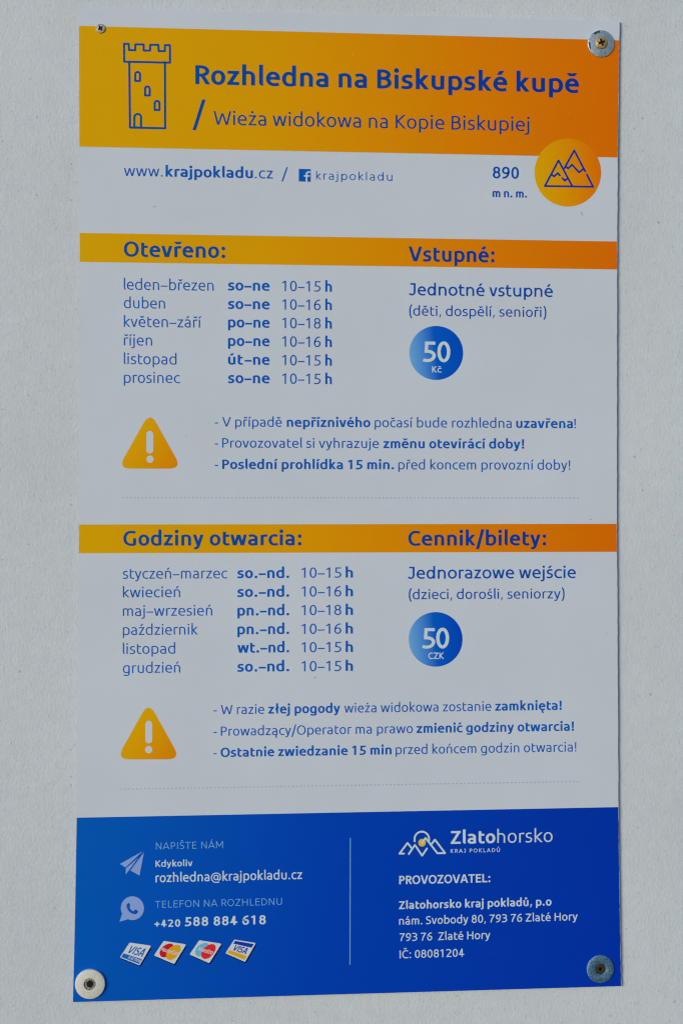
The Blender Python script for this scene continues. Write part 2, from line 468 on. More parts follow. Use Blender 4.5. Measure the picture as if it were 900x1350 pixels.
        L = sb; Rr = L + 545 + .9 * d; g.stem(L, 0, C); g.stem(Rr - w, 0, C); g.diag(L + hw * 1.05, C, Rr - hw * 1.05, 0); rsb = sb
    elif ch == 'M':
        L = sb - 10; Rr = L + 680 + d; m = (L + Rr) / 2; g.stem(L, 0, C); g.stem(Rr - w, 0, C); g.diag(L + hw * 1.1, C, m, 170); g.diag(Rr - hw * 1.1, C, m, 170); rsb = sb
    elif ch in 'PRB':
        L = sb; Rr = L + (440 if ch == 'P' else 465) + .85 * d; T = C - ht + 4
        g.stem(L, 0, C)
        if ch in 'PR':
            yb = 262 + ht if ch == 'P' else 278 + ht; r = Rr - hw - (0 if ch == 'P' else 15); ym = (T + yb) / 2
            g.path((L + hw * .6, T), ('L', L + 185, T), ('Q', r, T, r, ym), ('Q', r, yb, L + 185, yb), ('L', L + hw, yb))
            if ch == 'R': g.diag(L + 225 + .35 * d, yb, Rr + 12 - hw, 0); rsb = 15
        else:
            m = 372; r1, r2 = Rr - hw - 32, Rr - hw; b = ht - 4
            g.path((L + hw * .6, T), ('L', L + 190, T), ('Q', r1, T, r1, (T + m) / 2), ('Q', r1, m, L + 200, m), ('L', L + hw, m))
            g.path((L + hw, m), ('L', L + 210, m), ('Q', r2, m, r2, (b + m) / 2), ('Q', r2, b, L + 190, b), ('L', L + hw * .6, b))
    elif ch == 'D':
        L = sb; Rr = L + 545 + .8 * d; T, b, r = C - ht + 3, ht - 3, Rr - hw
        g.stem(L, 0, C); g.path((L + hw * .6, T), ('L', L + 170, T), ('Q', r, T, r, C / 2), ('Q', r, b, L + 170, b), ('L', L + hw * .6, b))
    elif ch == 'O':
        Rr = L + 655 + .7 * d; g.ring(L, Rr, -11, C + 11)
    elif ch in 'CG':
        Rr = L + (540 if ch == 'C' else 560) + .7 * d; l, T, b = L + hw, C + 11 - ht, -11 + ht; mid = L + 345
        if ch == 'C': g.path((Rr - 22, T - 36), ('C', Rr - 90, T - 6, mid + 70, T, mid, T), ('Q', l, T, l, C / 2), ('Q', l, b, mid, b), ('C', mid + 80, b, Rr - 80, b + 8, Rr - 10, b + 38)); rsb = 30
        else:
            g.path((Rr - 32, T - 32), ('C', Rr - 90, T - 6, mid + 70, T, mid, T), ('Q', l, T, l, C / 2), ('Q', l, b, mid, b), ('C', mid + 80, b, Rr - 70, b + 6, Rr - hw, b + 22)); g.stem(Rr - w, b, 355)
            if geo: g.rect(Rr - w - 110, 355 - th, Rr - hw, 355)
            rsb = sb
    elif ch == 'S':
        Rr = L + 425 + .9 * d; W = Rr - L; l, r, T, b = L + hw, Rr - hw, C + 11 - ht, -11 + ht; ym = 352
        g.path((Rr - 32, T - 34), ('C', Rr - 100, T - 4, L + W * .62, T, L + W * .54, T), ('Q', l + 8, T, l + 8, (T + ym) / 2 + 6), ('C', l + 8, ym + 40, L + W * .35, ym + 18, L + W * .52, ym - 3),
               ('C', L + W * .72, ym - 26, r, ym - 55, r, (b + ym) / 2 - 6), ('Q', r, b, L + W * .44, b), ('C', L + W * .28, b, L + 60, b + 8, L + 4, b + 38))
    elif ch == 'J':
        L = 18; Rr = L + 350 + .8 * d; r, b = Rr - hw, -11 + ht
        g.path((r, C - th * .5 if geo else C), ('L', r, 210), ('Q', r, b, L + 170, b), ('C', L + 110, b, L + 50, b + 10, L + 12, b + (36 if not geo else 70)))
        if geo: g.rect(L + 60, C - th, Rr, C)
        rsb = sb
    elif ch == 'U':
        L = sb; Rr = L + 525 + .8 * d; l, r, b, m = L + hw, Rr - hw, -11 + ht, (L + Rr) / 2
        g.path((l, C), ('L', l, 250), ('Q', l, b, m, b), ('Q', r, b, r, 250), ('L', r, C)); rsb = sb
    elif ch == 'K':
        L = sb; Rr = L + 510 + .95 * d; g.stem(L, 0, C); y = 362
        g.diag(L + w * 1.0, y - 10, Rr - w * .8, C); g.diag(L + w * 1.05, y + 28, Rr - w * .62, 0); g.rect(L + w * .5, y - 26, L + w * 1.3, y + 40); rsb = 5
    elif ch == 'V':
        L = 8; Rr = L + 620 + .8 * d; m = (L + Rr) / 2; g.diag(L + hw * 1.06, C, m - hw * .25, 0); g.diag(Rr - hw * 1.06, C, m + hw * .25, 0); rsb = 8
    elif ch == 'A':
        L = 8; Rr = L + 640 + .8 * d; m = (L + Rr) / 2; g.diag(L + hw * 1.06, 0, m - hw * .25, C); g.diag(Rr - hw * 1.06, 0, m + hw * .25, C)
        f = .25; g.rect(L + (m - L) * .42, 165, Rr - (m - L) * .42, 165 + th); rsb = 8
    elif ch == 'W':
        L = 14; Rr = L + 880 + 1.1 * d; W = Rr - L; a, c_, m = L + W * .26, Rr - W * .26, L + W * .5; tp = C - (0 if geo else 110)
        g.diag(L + hw * 1.05, C, a - hw * .2, 0); g.diag(m - hw * .15, tp, a + hw * .2, 0, .95); g.diag(m + hw * .15, tp, c_ - hw * .2, 0, .95); g.diag(Rr - hw * 1.05, C, c_ + hw * .2, 0); rsb = 14
    elif ch == 'Z':
        L = 40; Rr = L + 500 + .6 * d; g.rect(L + 10, C - th, Rr - 6, C); g.rect(L, 0, Rr, th); g.diag(L + w * .62, th * .6, Rr - w * .68, C - th * .6); rsb = 40
    # digits
    elif ch.isdigit():
        D = 693.0; adv = 562 + .25 * d; W = 452 + .5 * d; L = (adv - W) / 2; Rr = L + W; l, r, T, b = L + hw, Rr - hw, D + 10 - ht, -10 + ht; m = adv / 2
        if ch == '0': g.ring(L, Rr, -10, D + 10)
        elif ch == '1':
            x = m + 25 - hw * .2; g.stem(x - hw, 0, D); g.path((L + 40, 548), ('C', L + 90, 572, x - 70, D - 70, x + hw * .1, D - ht * .6), k=.95); Rr = x + hw; L = L + 32
        elif ch == '2':
            g.path((L + 10, T - 58), ('C', L + 60, T - 20, L + 120, T, L + 190, T), ('Q', r - 12, T, r - 12, D - 195), ('C', r - 12, D - 300, L + 200, 290, L + w * .75, th * .5))
            g.rect(L + 12, 0, Rr, th)
        elif ch == '3':
            ym = 372
            g.path((L + 22, T - 26), ('C', L + 90, T - 4, L + 130, T, L + 175, T), ('Q', r - 18, T, r - 18, (T + ym) / 2), ('Q', r - 18, ym, L + 200, ym), ('L', L + 120, ym))
            g.path((L + 130, ym), ('L', L + 200, ym), ('Q', r, ym, r, (b + ym) / 2), ('Q', r, b, L + 165, b), ('C', L + 110, b, L + 60, b + 8, L + 6, b + 26))
        elif ch == '4':
            x = Rr - 120 - hw; g.stem(x - hw, 0, D); g.rect(L - 6, 158, Rr + 14, 158 + th); g.diag(L + w * .55, 180, x - w * .1, D)
        elif ch == '5':
            ym = 415
            g.rect(L + 78, D - th, Rr - 18, D); g.path((L + 78 + hw, D - th * .5), ('L', L + 60 + hw, ym - ht), k=.95)
            g.path((L + 62, ym - ht), ('L', L + 150, ym - ht), ('Q', r, ym - ht, r, (b + ym) / 2 - 10), ('Q', r, b, L + 165, b), ('C', L + 110, b, L + 60, b + 8, L + 12, b + 26))
        elif ch in '69':
            y1 = 430
            g.path((Rr - 48, D - ht + 2), ('C', L + 230, D - 10, l, D - 150, l, 220), ('Q', l, b, m, b), ('Q', r, b, r, (y1 + b) / 2), ('Q', r, y1 - ht, m + 10, y1 - ht), ('C', m - 60, y1 - ht, l + 60, y1 - 70, l + 4, y1 - 105))
            if ch == '9': a0, b0 = L + Rr, D; g.xform(0, lambda x, y: (a0 - x, b0 - y))
        elif ch == '7':
            g.rect(L, D - th, Rr, D); g.path((r - 4, D - th * .6), ('C', Rr - 150, D - 250, L + 150, 260, L + 138, 0))
        elif ch == '8':
            ym = 372; g.ring(L + 22, Rr - 22, ym - ht, D + 10); g.ring(L, Rr, -10, ym + ht)
        g.adv = adv; g.ink = (L, Rr); return g
    # punctuation
    elif ch == '.': L = 70; r_ = hw * 1.1 + 8; Rr = L + 2 * r_; g.dot(L + r_, r_ - 10, r_); rsb = 70
    elif ch == ',': L = 60; r_ = hw * 1.1 + 8; Rr = L + 2 * r_; g.poly([(L + r_ * .5, 2 * r_ - 12), (L + 2 * r_, 2 * r_ - 12), (L + r_ * 1.9, r_ * .6), (L + r_ * .7, -130), (L - r_ * .1, -120), (L + r_ * .6, r_ * .3)]); rsb = 60
    elif ch == ':': L = 75; r_ = hw * 1.1 + 8; Rr = L + 2 * r_; g.dot(L + r_, r_ - 10, r_); g.dot(L + r_, 455 - r_ * .2, r_); rsb = 70
    elif ch == '!': L = 80; r_ = hw * 1.1 + 8; Rr = L + 2 * r_; g.dot(L + r_, r_ - 10, r_); c0 = L + r_; g.poly([(c0 - hw * .8, 205), (c0 + hw * .8, 205), (c0 + hw * 1.08, C), (c0 - hw * 1.08, C)]); rsb = 75
    elif ch == '-': L = 40; Rr = L + 220; g.bar(L, Rr, 258); rsb = 40
    elif ch == '–': L = 25; Rr = L + 450; g.bar(L, Rr, 258); rsb = 25
    elif ch == '+': L = 40; Rr = L + 470; g.bar(L, Rr, 290); g.rect((L + Rr - w) / 2, 70, (L + Rr + w) / 2, 510); rsb = 40
    elif ch == '/': L = 0; Rr = L + 370 + .5 * d; g.diag(L + hw, -170, Rr - hw, 775); rsb = 0
    elif ch in '()':
        L = 60; Rr = L + 190 + .6 * d; l = L + hw
        g.path((Rr - hw * .6, 790), ('C', L + 30, 590, l, 420, l, 305), ('C', l, 190, L + 30, 20, Rr - hw * .6, -180)); rsb = 25
        if ch == ')': a0 = L + Rr; g.xform(0, lambda x, y: (a0 - x, y))
    elif ch == '@':
        L = 45; Rr = L + 820; k = .82; l, r, T, b = L + hw * k, Rr - hw * k, 640 - ht * k, -150 + ht * k; m = (L + Rr) / 2
        g.path((Rr - 150, b + 30), ('C', Rr - 230, b, m + 60, b, m + 10, b), ('Q', l, b, l, 240), ('Q', l, T, m, T), ('Q', r, T, r, 290), ('C', r, 90, Rr - 110, 55, Rr - 170, 62), ('C', Rr - 235, 62, Rr - 250, 110, Rr - 250, 160), k=k)
        g.path((Rr - 250, 130), ('L', Rr - 250, 425), k=k); g.ring(L + 205, Rr - 205, 60, 470, k)
    else:
        raise ValueError(ch)
    # accents
    i0 = L if ch not in 'j' else L
    cx = (L + Rr) / 2
    up = (C - X) if ch.isupper() else 0
    y0 = X + 82 + up - (6 if geo else 0)
    kk = .82
    if acc == 'ac':
        if ch in 'ı': cx += 12
        g.diag(cx - 40, y0 - 5, cx + 62, y0 + 138, 1.0)
    elif acc == 'ca':
        if ch == 'r': cx += 10
        s_ = 98 + .25 * d
        g.diag(cx - s_, y0 + 118, cx - hw * .1, y0, .95); g.diag(cx + s_, y0 + 118, cx + hw * .1, y0, .95)
    elif acc == 'ri': g.ring(cx - 102, cx + 102, y0 - 28, y0 + 172, .75)
    elif acc == 'do': g.dot(cx, y0 + 66, hw * 1.12 + 10)
    elif acc == 'og':
        xo = Rr - hw - (10 if ch == 'a' else 110)
        g.path((xo, 20), ('C', xo - 70, -60, xo - 80, -160, xo + 10, -165), ('L', xo + 60, -158), k=.85)
    elif acc == 'sl':
        c0 = L + hw; g.poly([(c0 - 130, 330 - ht), (c0 - 130, 330 + ht), (c0 + 135, 470 + ht), (c0 + 135, 470 - ht)]); 
        g.xform(0, lambda x, y: (x + 55, y)); L += 0; Rr += 90
    g.adv = Rr + rsb; g.ink = (L, Rr)
    return g

CACHE = {}
def get_glyph(ch, sty):
    key = (ch, sty)
    if key not in CACHE:
        g = glyph(ch, *STY[sty])
        if not hasattr(g, 'ink'): g.ink = (0, g.adv)
        CACHE[key] = g
    return CACHE[key]

def letter(lines, mat, parent, layer=2, name='lettering', label=None, shear=0.0):
    """lines: (baseline y at the left end, em size, [(x0, x1, text, style), ...]) in artwork units; x0..x1 bound the ink"""
    V, F = [], []
    kz = 0
    for yb, em, segs in lines:
        xr = segs[0][0]
        sl = interp(SLOPE, yb)
        for x0, x1, txt, sty in segs:
            gs = [get_glyph(c, sty) for c in txt]
            s = em / 1000.0
            nat = (sum(g.adv for g in gs) - gs[0].ink[0] - (gs[-1].adv - gs[-1].ink[1])) * s
            want = x1 - x0
            kx = min(1.06, max(0.94, want / nat))
            trk = (want - nat * kx) / max(1, len(gs) - 1)
            x = x0 - gs[0].ink[0] * s * kx
            for g in gs:
                for sv, sf in g.shapes:
                    b0 = len(V)
                    kz += 1
                    lift = LAYER * layer + (kz % 9) * 3e-6
                    for gx, gy in sv:
                        px = x + gx * s * kx + shear * gy * s
                        V.append(P(px, yb + sl * (px - xr) - gy * s, lift))
                    F += [tuple(i + b0 for i in f) for f in sf]
                x += g.adv * s * kx + trk
    m = mesh_of(name, V, F)
    face_front(m)
    o = link(name, m, mat, parent)
    if label: o['label'] = label
    return o

def strokes(name, paths, width, mat, parent, layer=2, closed=()):
    """thick polylines with round joins"""
    V, F = [], []
    h = width / 2
    k = 0
    def add(poly):
        nonlocal k
        b0 = len(V); V.extend(P(x, y, LAYER * layer + (k % 12) * 3e-6) for x, y in poly); F.append(tuple(range(b0, b0 + len(poly)))); k += 1
    for path in paths:
        for (x0, y0), (x1, y1) in zip(path, path[1:]):
            L = math.hypot(x1 - x0, y1 - y0)
            if L < 1e-6: continue
            nx, ny = -(y1 - y0) / L * h, (x1 - x0) / L * h
            add([(x0 + nx, y0 + ny), (x1 + nx, y1 + ny), (x1 - nx, y1 - ny), (x0 - nx, y0 - ny)])
        for x, y in path:
            add([(x + h * math.cos(a * math.pi / 6), y + h * math.sin(a * math.pi / 6)) for a in range(12)])
    m = mesh_of(name, V, F); face_front(m)
    return link(name, m, mat, parent)

def ellipse(cx, cy, rx, ry, n=48, a0=0, a1=360):
    return [(cx + rx * math.cos(R(a0 + (a1 - a0) * i / n)), cy + ry * math.sin(R(a0 + (a1 - a0) * i / n))) for i in range(n if abs(a1 - a0) >= 360 else n + 1)]
def zoomed(pts, k, ox, oy): return [(x / k + ox, y / k + oy) for x, y in pts]
def rounded(pts, r, n=6):
    out = []
    m = len(pts)
    for i in range(m):
        p = Vector(pts[i]); a = (Vector(pts[i - 1]) - p); b = (Vector(pts[(i + 1) % m]) - p)
        ra = r / math.tan(a.angle(b) / 2)
        s, e = p + a.normalized() * ra, p + b.normalized() * ra
        for j in range(n + 1):
            u = j / n
            q = s * (1 - u) ** 2 + p * 2 * u * (1 - u) + e * u * u
            # pull the quadratic towards a true arc
            out.append((q.x, q.y))
    return out

# ------------------------------------------------------------------ inks
INK_W = ink('blue_ink', (8, 80, 164), vary=0.1)
INK_D = ink('dark_blue_ink', (0, 68, 155), vary=0.08)
INK_O = ink('blue_ink_over_orange', (6, 70, 142), c2=[(1, (4, 48, 138))], grad=((200, 100), (760, 110)), vary=0.06)
PALE = ink('white_ink', (174, 190, 210), vary=0.05)
SOFT = ink('pale_blue_ink', (104, 156, 206), vary=0.05)
LILAC = ink('lilac_ink', (120, 144, 202), vary=0.05)
DOTS = ink('dotted_ink', (150, 160, 173), vary=0.1)

# ------------------------------------------------------------------ title band
letter([(111.0, 36.0, [(257.6, 762.6, 'Rozhledna na Biskupské kupě', 'bold')])], INK_O, title_band, label='bold blue title in Czech')
letter([(164.3, 26.0, [(281.6, 697.0, 'Wieża widokowa na Kopie Biskupiej', 'reg')])], INK_O, title_band, label='thin blue subtitle in Polish')
flat('slash', [[(253.8, 171.6), (258.4, 171.7), (271.2, 131.2), (266.6, 131.1)]], INK_O, title_band, 2)
zt = lambda pts: zoomed(pts, 9.0, 150, 40)
def arched(x0, x1, top, bottom):
    r = (x1 - x0) / 2
    return [(x0, bottom)] + ellipse((x0 + x1) / 2, top + r, r, r, 10, 180, 360) + [(x1, bottom), (x0, bottom)]
strokes('tower_emblem', [zt(p) for p in (
    [(126, 372), (124, 160), (178, 161), (182, 234), (256, 235), (258, 167), (355, 168), (357, 240), (432, 241), (434, 172), (530, 173), (534, 246), (607, 247), (608, 175), (667, 177), (668, 384), (126, 372)],
    [(186, 375), (194, 1153), (611, 1163), (608, 385)],
    arched(257, 313, 494, 600), arched(373, 428, 666, 773), arched(487, 543, 838, 945), arched(246, 325, 992, 1153))], 2.8, INK_O, title_band)

# ------------------------------------------------------------------ address line and altitude
letter([(231.8, 20.0, [(163.6, 214.6, 'www.', 'light'), (218.4, 333.3, 'krajpokladu', 'bold'), (336.0, 359.6, '.cz', 'reg')])], INK_W, panel, label='blue web address')
flat('slash', [[(371.0, 239.2), (372.9, 239.2), (379.4, 220.4), (377.5, 220.4)]], INK_W, panel, 2)
fb = flat('social_icon', [[(393.8, 222.6), (409.4, 223.0), (409.4, 239.6), (393.8, 239.2)]], INK_W, panel, 2)
strokes('icon_letter', [[(404.0, 239.4), (404.0, 229.2), (404.6, 227.6), (406.0, 226.9), (408.0, 226.8)], [(401.4, 231.9), (407.4, 232.0)]], 2.2, WHITE, fb, 3)
letter([(236.6, 15.2, [(416.5, 516.8, 'krajpokladu', 'geo')])], INK_W, panel, label='small widely spaced blue account name')
letter([(235.0, 22.0, [(649.0, 683.4, '890', 'semi')]), (259.8, 15.4, [(648.8, 694.0, 'm n. m.', 'bold')])], INK_D, panel, label='altitude figure')
BADGE = ink('badge_print', (196, 148, 0), c2=[(0.4, (200, 134, 0)), (1, (200, 102, 0))], grad=((706, 222), (786, 214)), vary=0.04)
badge = flat('altitude_badge', [ellipse(747.8, 227.5, 43.8, 44.8, 72)], BADGE, sign, 2)
zb = lambda pts: zoomed(pts, 7.5, 690, 170)
strokes('mountain_emblem', [zb(p) for p in (
    [(475, 562), (342, 312), (207, 565), (683, 572), (622, 452)], [(605, 420), (497, 212), (400, 388)],
    [(412, 370), (435, 392), (475, 354), (545, 430), (590, 392)], [(275, 450), (297, 471), (335, 437), (355, 460)], [(380, 487), (405, 512), (432, 488)])], 2.5, INK_O, badge, 3)

# ------------------------------------------------------------------ headings
letter([(338.2, 28.6, [(163.4, 297.0, 'Otevřeno:', 'bold')])], INK_O, heading1)
letter([(344.4, 28.2, [(538.2, 651.4, 'Vstupné:', 'bold')])], INK_O, heading1)
letter([(719.4, 27.8, [(162.8, 397.4, 'Godziny otwarcia:', 'bold')])], INK_O, heading2)
letter([(719.4, 27.8, [(537.8, 719.4, 'Cennik/bilety:', 'bold')])], INK_O, heading2)

# ------------------------------------------------------------------ Czech half
rows = [381.8, 406.2, 430.8, 455.3, 480.0, 504.6]
names = [('leden–březen', 281.6), ('duben', 217.6), ('květen–září', 263.8), ('říjen', 200.7), ('listopad', 232.7), ('prosinec', 237.1)]
letter([(y, 20.2, [(163.5, x1, t, 'light')]) for y, (t, x1) in zip(rows, names)], INK_W, panel, label='column of Czech months')
drows = [382.8, 407.2, 431.6, 456.0, 480.6, 505.0]
days = ['so–ne', 'so–ne', 'po–ne', 'po–ne', 'út', 'so–ne']
letter([(y, 20.0, [(300.6, 355.4, t, 'bold')] if t != 'út' else [(300.6, 320.0, 'út', 'bold'), (322.6, 355.4, '–ne', 'bold')]) for y, t in zip(drows, days)], INK_W, panel, label='column of bold Czech weekdays')
hrs = ['10–15', '10–16', '10–18', '10–16', '10–15', '10–15']
letter([(y + 1.0, 19.8, [(372.0, 422.4, t, 'reg'), (428.6, 437.2, 'h', 'bold')]) for y, t in zip(drows, hrs)], INK_W, panel, label='column of opening hours beside Czech weekdays')
letter([(389.2, 22.8, [(539.2, 728.0, 'Jednotné vstupné', 'geomed')]), (416.0, 18.4, [(539.2, 719.4, '(děti, dospělí, senioři)', 'reg')])], INK_D, panel, label='admission note in Czech')
PRICE1 = ink('price_print', (96, 150, 202), c2=[(0.18, (74, 132, 194)), (0.5, (0, 80, 176)), (1, (0, 66, 168))], grad=((539, 470), (610, 462)), vary=0.04)
PRICE2 = ink('price_print', (96, 150, 202), c2=[(0.18, (74, 132, 194)), (0.5, (0, 80, 176)), (1, (0, 60, 168))], grad=((538, 848), (609, 840)), vary=0.04)
price1 = flat('price_badge', [ellipse(574.6, 465.3, 35.4, 35.6, 64)], PRICE1, sign, 2)
letter([(477.0, 38.6, [(557.0, 593.2, '50', 'geobold')]), (491.0, 11.6, [(569.2, 581.6, 'Kč', 'geobold')])], PALE, price1, 3)
letter([(562.2, 17.8, [(283.2, 287.4, '-', 'reg'), (293.0, 371.4, 'V případě', 'reg'), (378.0, 487.8, 'nepříznivého', 'bold'), (493.6, 673.8, 'počasí bude rozhledna', 'reg'), (679.8, 754.4, 'uzavřena', 'bold'), (756.2, 759.0, '!', 'reg')]),
        (590.0, 17.8, [(283.2, 287.4, '-', 'reg'), (293.0, 499.0, 'Provozovatel si vyhrazuje', 'reg'), (505.0, 690.4, 'změnu otevírácí doby!', 'bold')]),
        (618.2, 17.8, [(283.2, 287.4, '-', 'reg'), (293.0, 519.0, 'Poslední prohlídka 15 min.', 'bold'), (524.7, 751.0, 'před koncem provozní doby!', 'reg')])], INK_W, panel, label='three warning lines in Czech')

def warning(ax, top, lx, rx, bottom, bx0, bx1, by0, by1, dx, dy, dr):
    h = 10.5
    m = ink('warning_print', (200, 154, 0), c2=[(0.5, (203, 140, 0)), (1, (208, 118, 0))], grad=((lx, top + 10), (rx, bottom)), vary=0.04)
    s = (rx - lx) / 2
    t = flat('warning_triangle', [rounded([(ax, top - 8.2), (rx + 6.2, bottom), (lx - 6.0, bottom)], 10.0, 8)], m, sign, 1)
    r = (bx1 - bx0) / 2
    cx = (bx0 + bx1) / 2
    flat('exclamation_mark', [ellipse(cx, by0 + r, r, r, 14, 180, 360) + ellipse(cx, by1 - r, r, r, 14, 0, 180), ellipse(dx, dy, dr, dr, 24)], WHITE, t, 2)
    return t
warning(197.9, 550.8, 161.6, 233.6, 617.8, 193.2, 202.2, 568.2, 597.8, 198.0, 605.4, 4.8)
warning(196.0, 933.2, 159.8, 231.8, 1001.0, 191.8, 200.8, 950.2, 980.0, 196.2, 988.3, 4.8)

def dotted(x0, y0, x1, y1):
    n = 118
    p = []
    for i in range(n):
        f = i / (n - 1); x, y = x0 + (x1 - x0) * f, y0 + (y1 - y0) * f
        p.append(ellipse(x, y, 1.1, .95, 10))
    flat('dotted_line', p, DOTS, panel, 1)
dotted(162.4, 656.0, 760.6, 656.4)
dotted(160.2, 1040.4, 760.6, 1030.2)

# ------------------------------------------------------------------ Polish half
rows = [763.0, 787.6, 812.2, 837.2, 862.2, 887.4]
names = [('styczeń–marzec', 299.5), ('kwiecień', 237.6), ('maj–wrzesień', 279.8), ('październik', 260.8), ('listopad', 231.0), ('grudzień', 237.6)]
letter([(y, 19.6, [(162.2, x1, t, 'light')]) for y, (t, x1) in zip(rows, names)], INK_W, panel, label='column of Polish months')
drows = [762.2, 787.0, 811.6, 836.3, 860.6, 885.6]
days = ['so.–nd.', 'so.–nd.', 'pn.–nd.', 'pn.–nd.', 'wt.–nd.', 'so.–nd.']
letter([(y, 19.8, [(313.0, 381.0, t, 'bold')]) for y, t in zip(drows, days)], INK_W, panel, label='column of bold Polish weekdays')
letter([(y - .5, 19.4, [(397.4, 449.6, t, 'reg'), (455.4, 465.0, 'h', 'bold')]) for y, t in zip(drows, hrs)], INK_W, panel, label='column of opening hours beside Polish weekdays')
letter([(763.0, 22.6, [(537.8, 758.4, 'Jednorazowe wejście', 'geomed')]), (790.0, 18.2, [(538.6, 743.4, '(dzieci, dorośli, seniorzy)', 'reg')])], INK_D, panel, label='admission note in Polish')
price2 = flat('price_badge', [ellipse(573.8, 842.9, 35.4, 36.0, 64)], PRICE2, sign, 2)
letter([(854.8, 38.6, [(556.2, 591.6, '50', 'geobold')]), (868.8, 12.0, [(564.2, 584.8, 'CZK', 'geobold')])], PALE, price2, 3)
letter([(941.8, 17.6, [(281.6, 286.0, '-', 'reg'), (291.2, 348.2, 'W razie', 'reg'), (353.6, 448.2, 'złej pogody', 'bold'), (453.6, 647.0, 'wieża widokowa zostanie', 'reg'), (652.2, 739.8, 'zamknięta!', 'bold')]),
        (970.2, 17.6, [(281.6, 286.0, '-', 'reg'), (291.2, 543.8, 'Prowadzący/Operator ma prawo', 'reg'), (548.7, 755.8, 'zmienić godziny otwarcia!', 'bold')]),
        (998.2, 17.6, [(281.6, 286.0, '-', 'reg'), (290.8, 515.8, 'Ostatnie zwiedzanie 15 min', 'bold'), (521.2, 759.0, 'przed końcem godzin otwarcia!', 'reg')])], INK_W, panel, label='three warning lines in Polish')

# ------------------------------------------------------------------ footer
letter([(1119.8, 12.8, [(205.8, 294.0, 'NAPIŠTE NÁM', 'geolight')])], SOFT, footer, label='thin pale blue caption over the e-mail address')
letter([(1196.8, 12.8, [(204.8, 371.6, 'TELEFON NA ROZHLEDNU', 'geolight')])], SOFT, footer, label='thin pale blue caption over the telephone number')
letter([(1142.8, 11.8, [(205.2, 254.0, 'Kdykoliv', 'semi')]), (1163.2, 17.2, [(205.2, 398.2, 'rozhledna@krajpokladu.cz', 'med')])], PALE, footer, label='white e-mail address')
letter([(1222.3, 13.6, [(203.8, 237.8, '+420', 'bold')]), (1221.0, 17.0, [(243.8, 350.4, '588 884 618', 'bold')])], PALE, footer, label='bold white telephone number')
zp = lambda pts: zoomed(pts, 11.25, 150, 1110)
flat('paper_plane_icon', [zp(p) for p in ([(95, 325), (430, 138), (176, 378)], [(182, 392), (368, 232), (180, 482)], [(250, 422), (449, 155), (384, 497)])], LILAC, footer, 2)
bubble = flat('chat_icon', [zp(ellipse(278, 982, 171, 176, 48)), zp([(88, 1182), (128, 1060), (225, 1140)])], LILAC, footer, 2)
hs = strokes('handset', [zp([(214, 930), (210, 955), (228, 1000), (268, 1038), (312, 1052), (336, 1042)])], 3.3, BLUE, bubble, 3)
flat('handset_end', [zp([(192, 930), (222, 900), (248, 935), (228, 975), (200, 970)]), zp([(305, 1010), (330, 1000), (364, 1028), (332, 1072), (300, 1066)])], BLUE, bubble, 4)

# payment cards
C_WHITE = ink('card_white', (182, 188, 190), vary=0.03)
C_RED = ink('card_red', (178, 22, 34)); C_BRIGHT = ink('card_bright_red', (204, 36, 44)); C_AMBER = ink('card_amber', (214, 144, 22))
C_NAVY = ink('card_navy', (12, 52, 150)); C_BLUE = ink('card_blue', (16, 92, 172)); C_SKY = ink('card_sky_blue', (92, 164, 206)); C_GOLD = ink('card_gold', (208, 150, 20)); C_SHADE = ink('card_drop_shadow', (2, 20, 74)); C_VIOLET = ink('card_violet', (96, 90, 170))
def bil(c, u, v):
    (ax, ay), (bx, by), (cx, cy), (dx, dy) = c      # top left, top right, bottom right, bottom left; u right, v down
    return ((ax * (1 - u) + bx * u) * (1 - v) + (dx * (1 - u) + cx * u) * v, (ay * (1 - u) + by * u) * (1 - v) + (dy * (1 - u) + cy * u) * v)
def card(corners, label):
    c = corners
    sh = flat('payment_card', [rounded([(x + 1.3, y + 1.9) for x, y in c], 1.9)], C_SHADE, sign, 2)  # dark offset shape: the card's drop shadow, drawn as part of the print
    sh['label'] = label
    flat('card_face', [rounded(c, 1.7)], C_WHITE, sh, 3)
    return sh
def card_rect(name, c, u0, v0, u1, v1, mat, parent, layer=4, r=0.0):
    q = [bil(c, u0, v0), bil(c, u1, v0), bil(c, u1, v1), bil(c, u0, v1)]
    flat(name, [rounded(q, r) if r else q], mat, parent, layer)
def card_text(c, txt, u0, u1, vb, hgt, mat, parent, sty='bold', layer=5, lean=0.0, name='card_lettering'):
    gs = [get_glyph(ch, sty) for ch in txt]
    nat = sum(g.adv for g in gs)
    V, F = [], []
    x = 0; kz = 0
    for g in gs:
        for sv, sf in g.shapes:
            b0 = len(V); kz += 1
            for gx, gy in sv:
                a, b = bil(c, u0 + (x + gx + gy * lean) / nat * (u1 - u0), vb - gy / 693.0 * hgt)
                V.append(P(a, b, LAYER * layer + (kz % 9) * 3e-6))
            F += [tuple(i + b0 for i in f) for f in sf]
        x += g.adv
    m = mesh_of(name, V, F); face_front(m)
    link(name, m, mat, parent)
zc1 = lambda pts: zoomed(pts, 9.0, 150, 1230)
zc2 = lambda pts: zoomed(pts, 9.0, 245, 1230)
c1 = zc1([(190, 113), (447, 150), (308, 384), (74, 290)])
k1 = card(c1, 'white and blue payment card mark with slanted lettering')
card_rect('stripe', c1, .04, .70, .95, .95, C_BLUE, k1, 4, .7)
card_text(c1, 'VISA', .13, .90, .60, .42, C_BLUE, k1, lean=.12)
card_text(c1, 'ELECTRON', .34, .94, .88, .14, C_WHITE, k1, 'semi')
c2 = zc1([(594, 93), (862, 134), (718, 368), (478, 266)])
k2 = card(c2, 'payment card mark with red and amber discs')
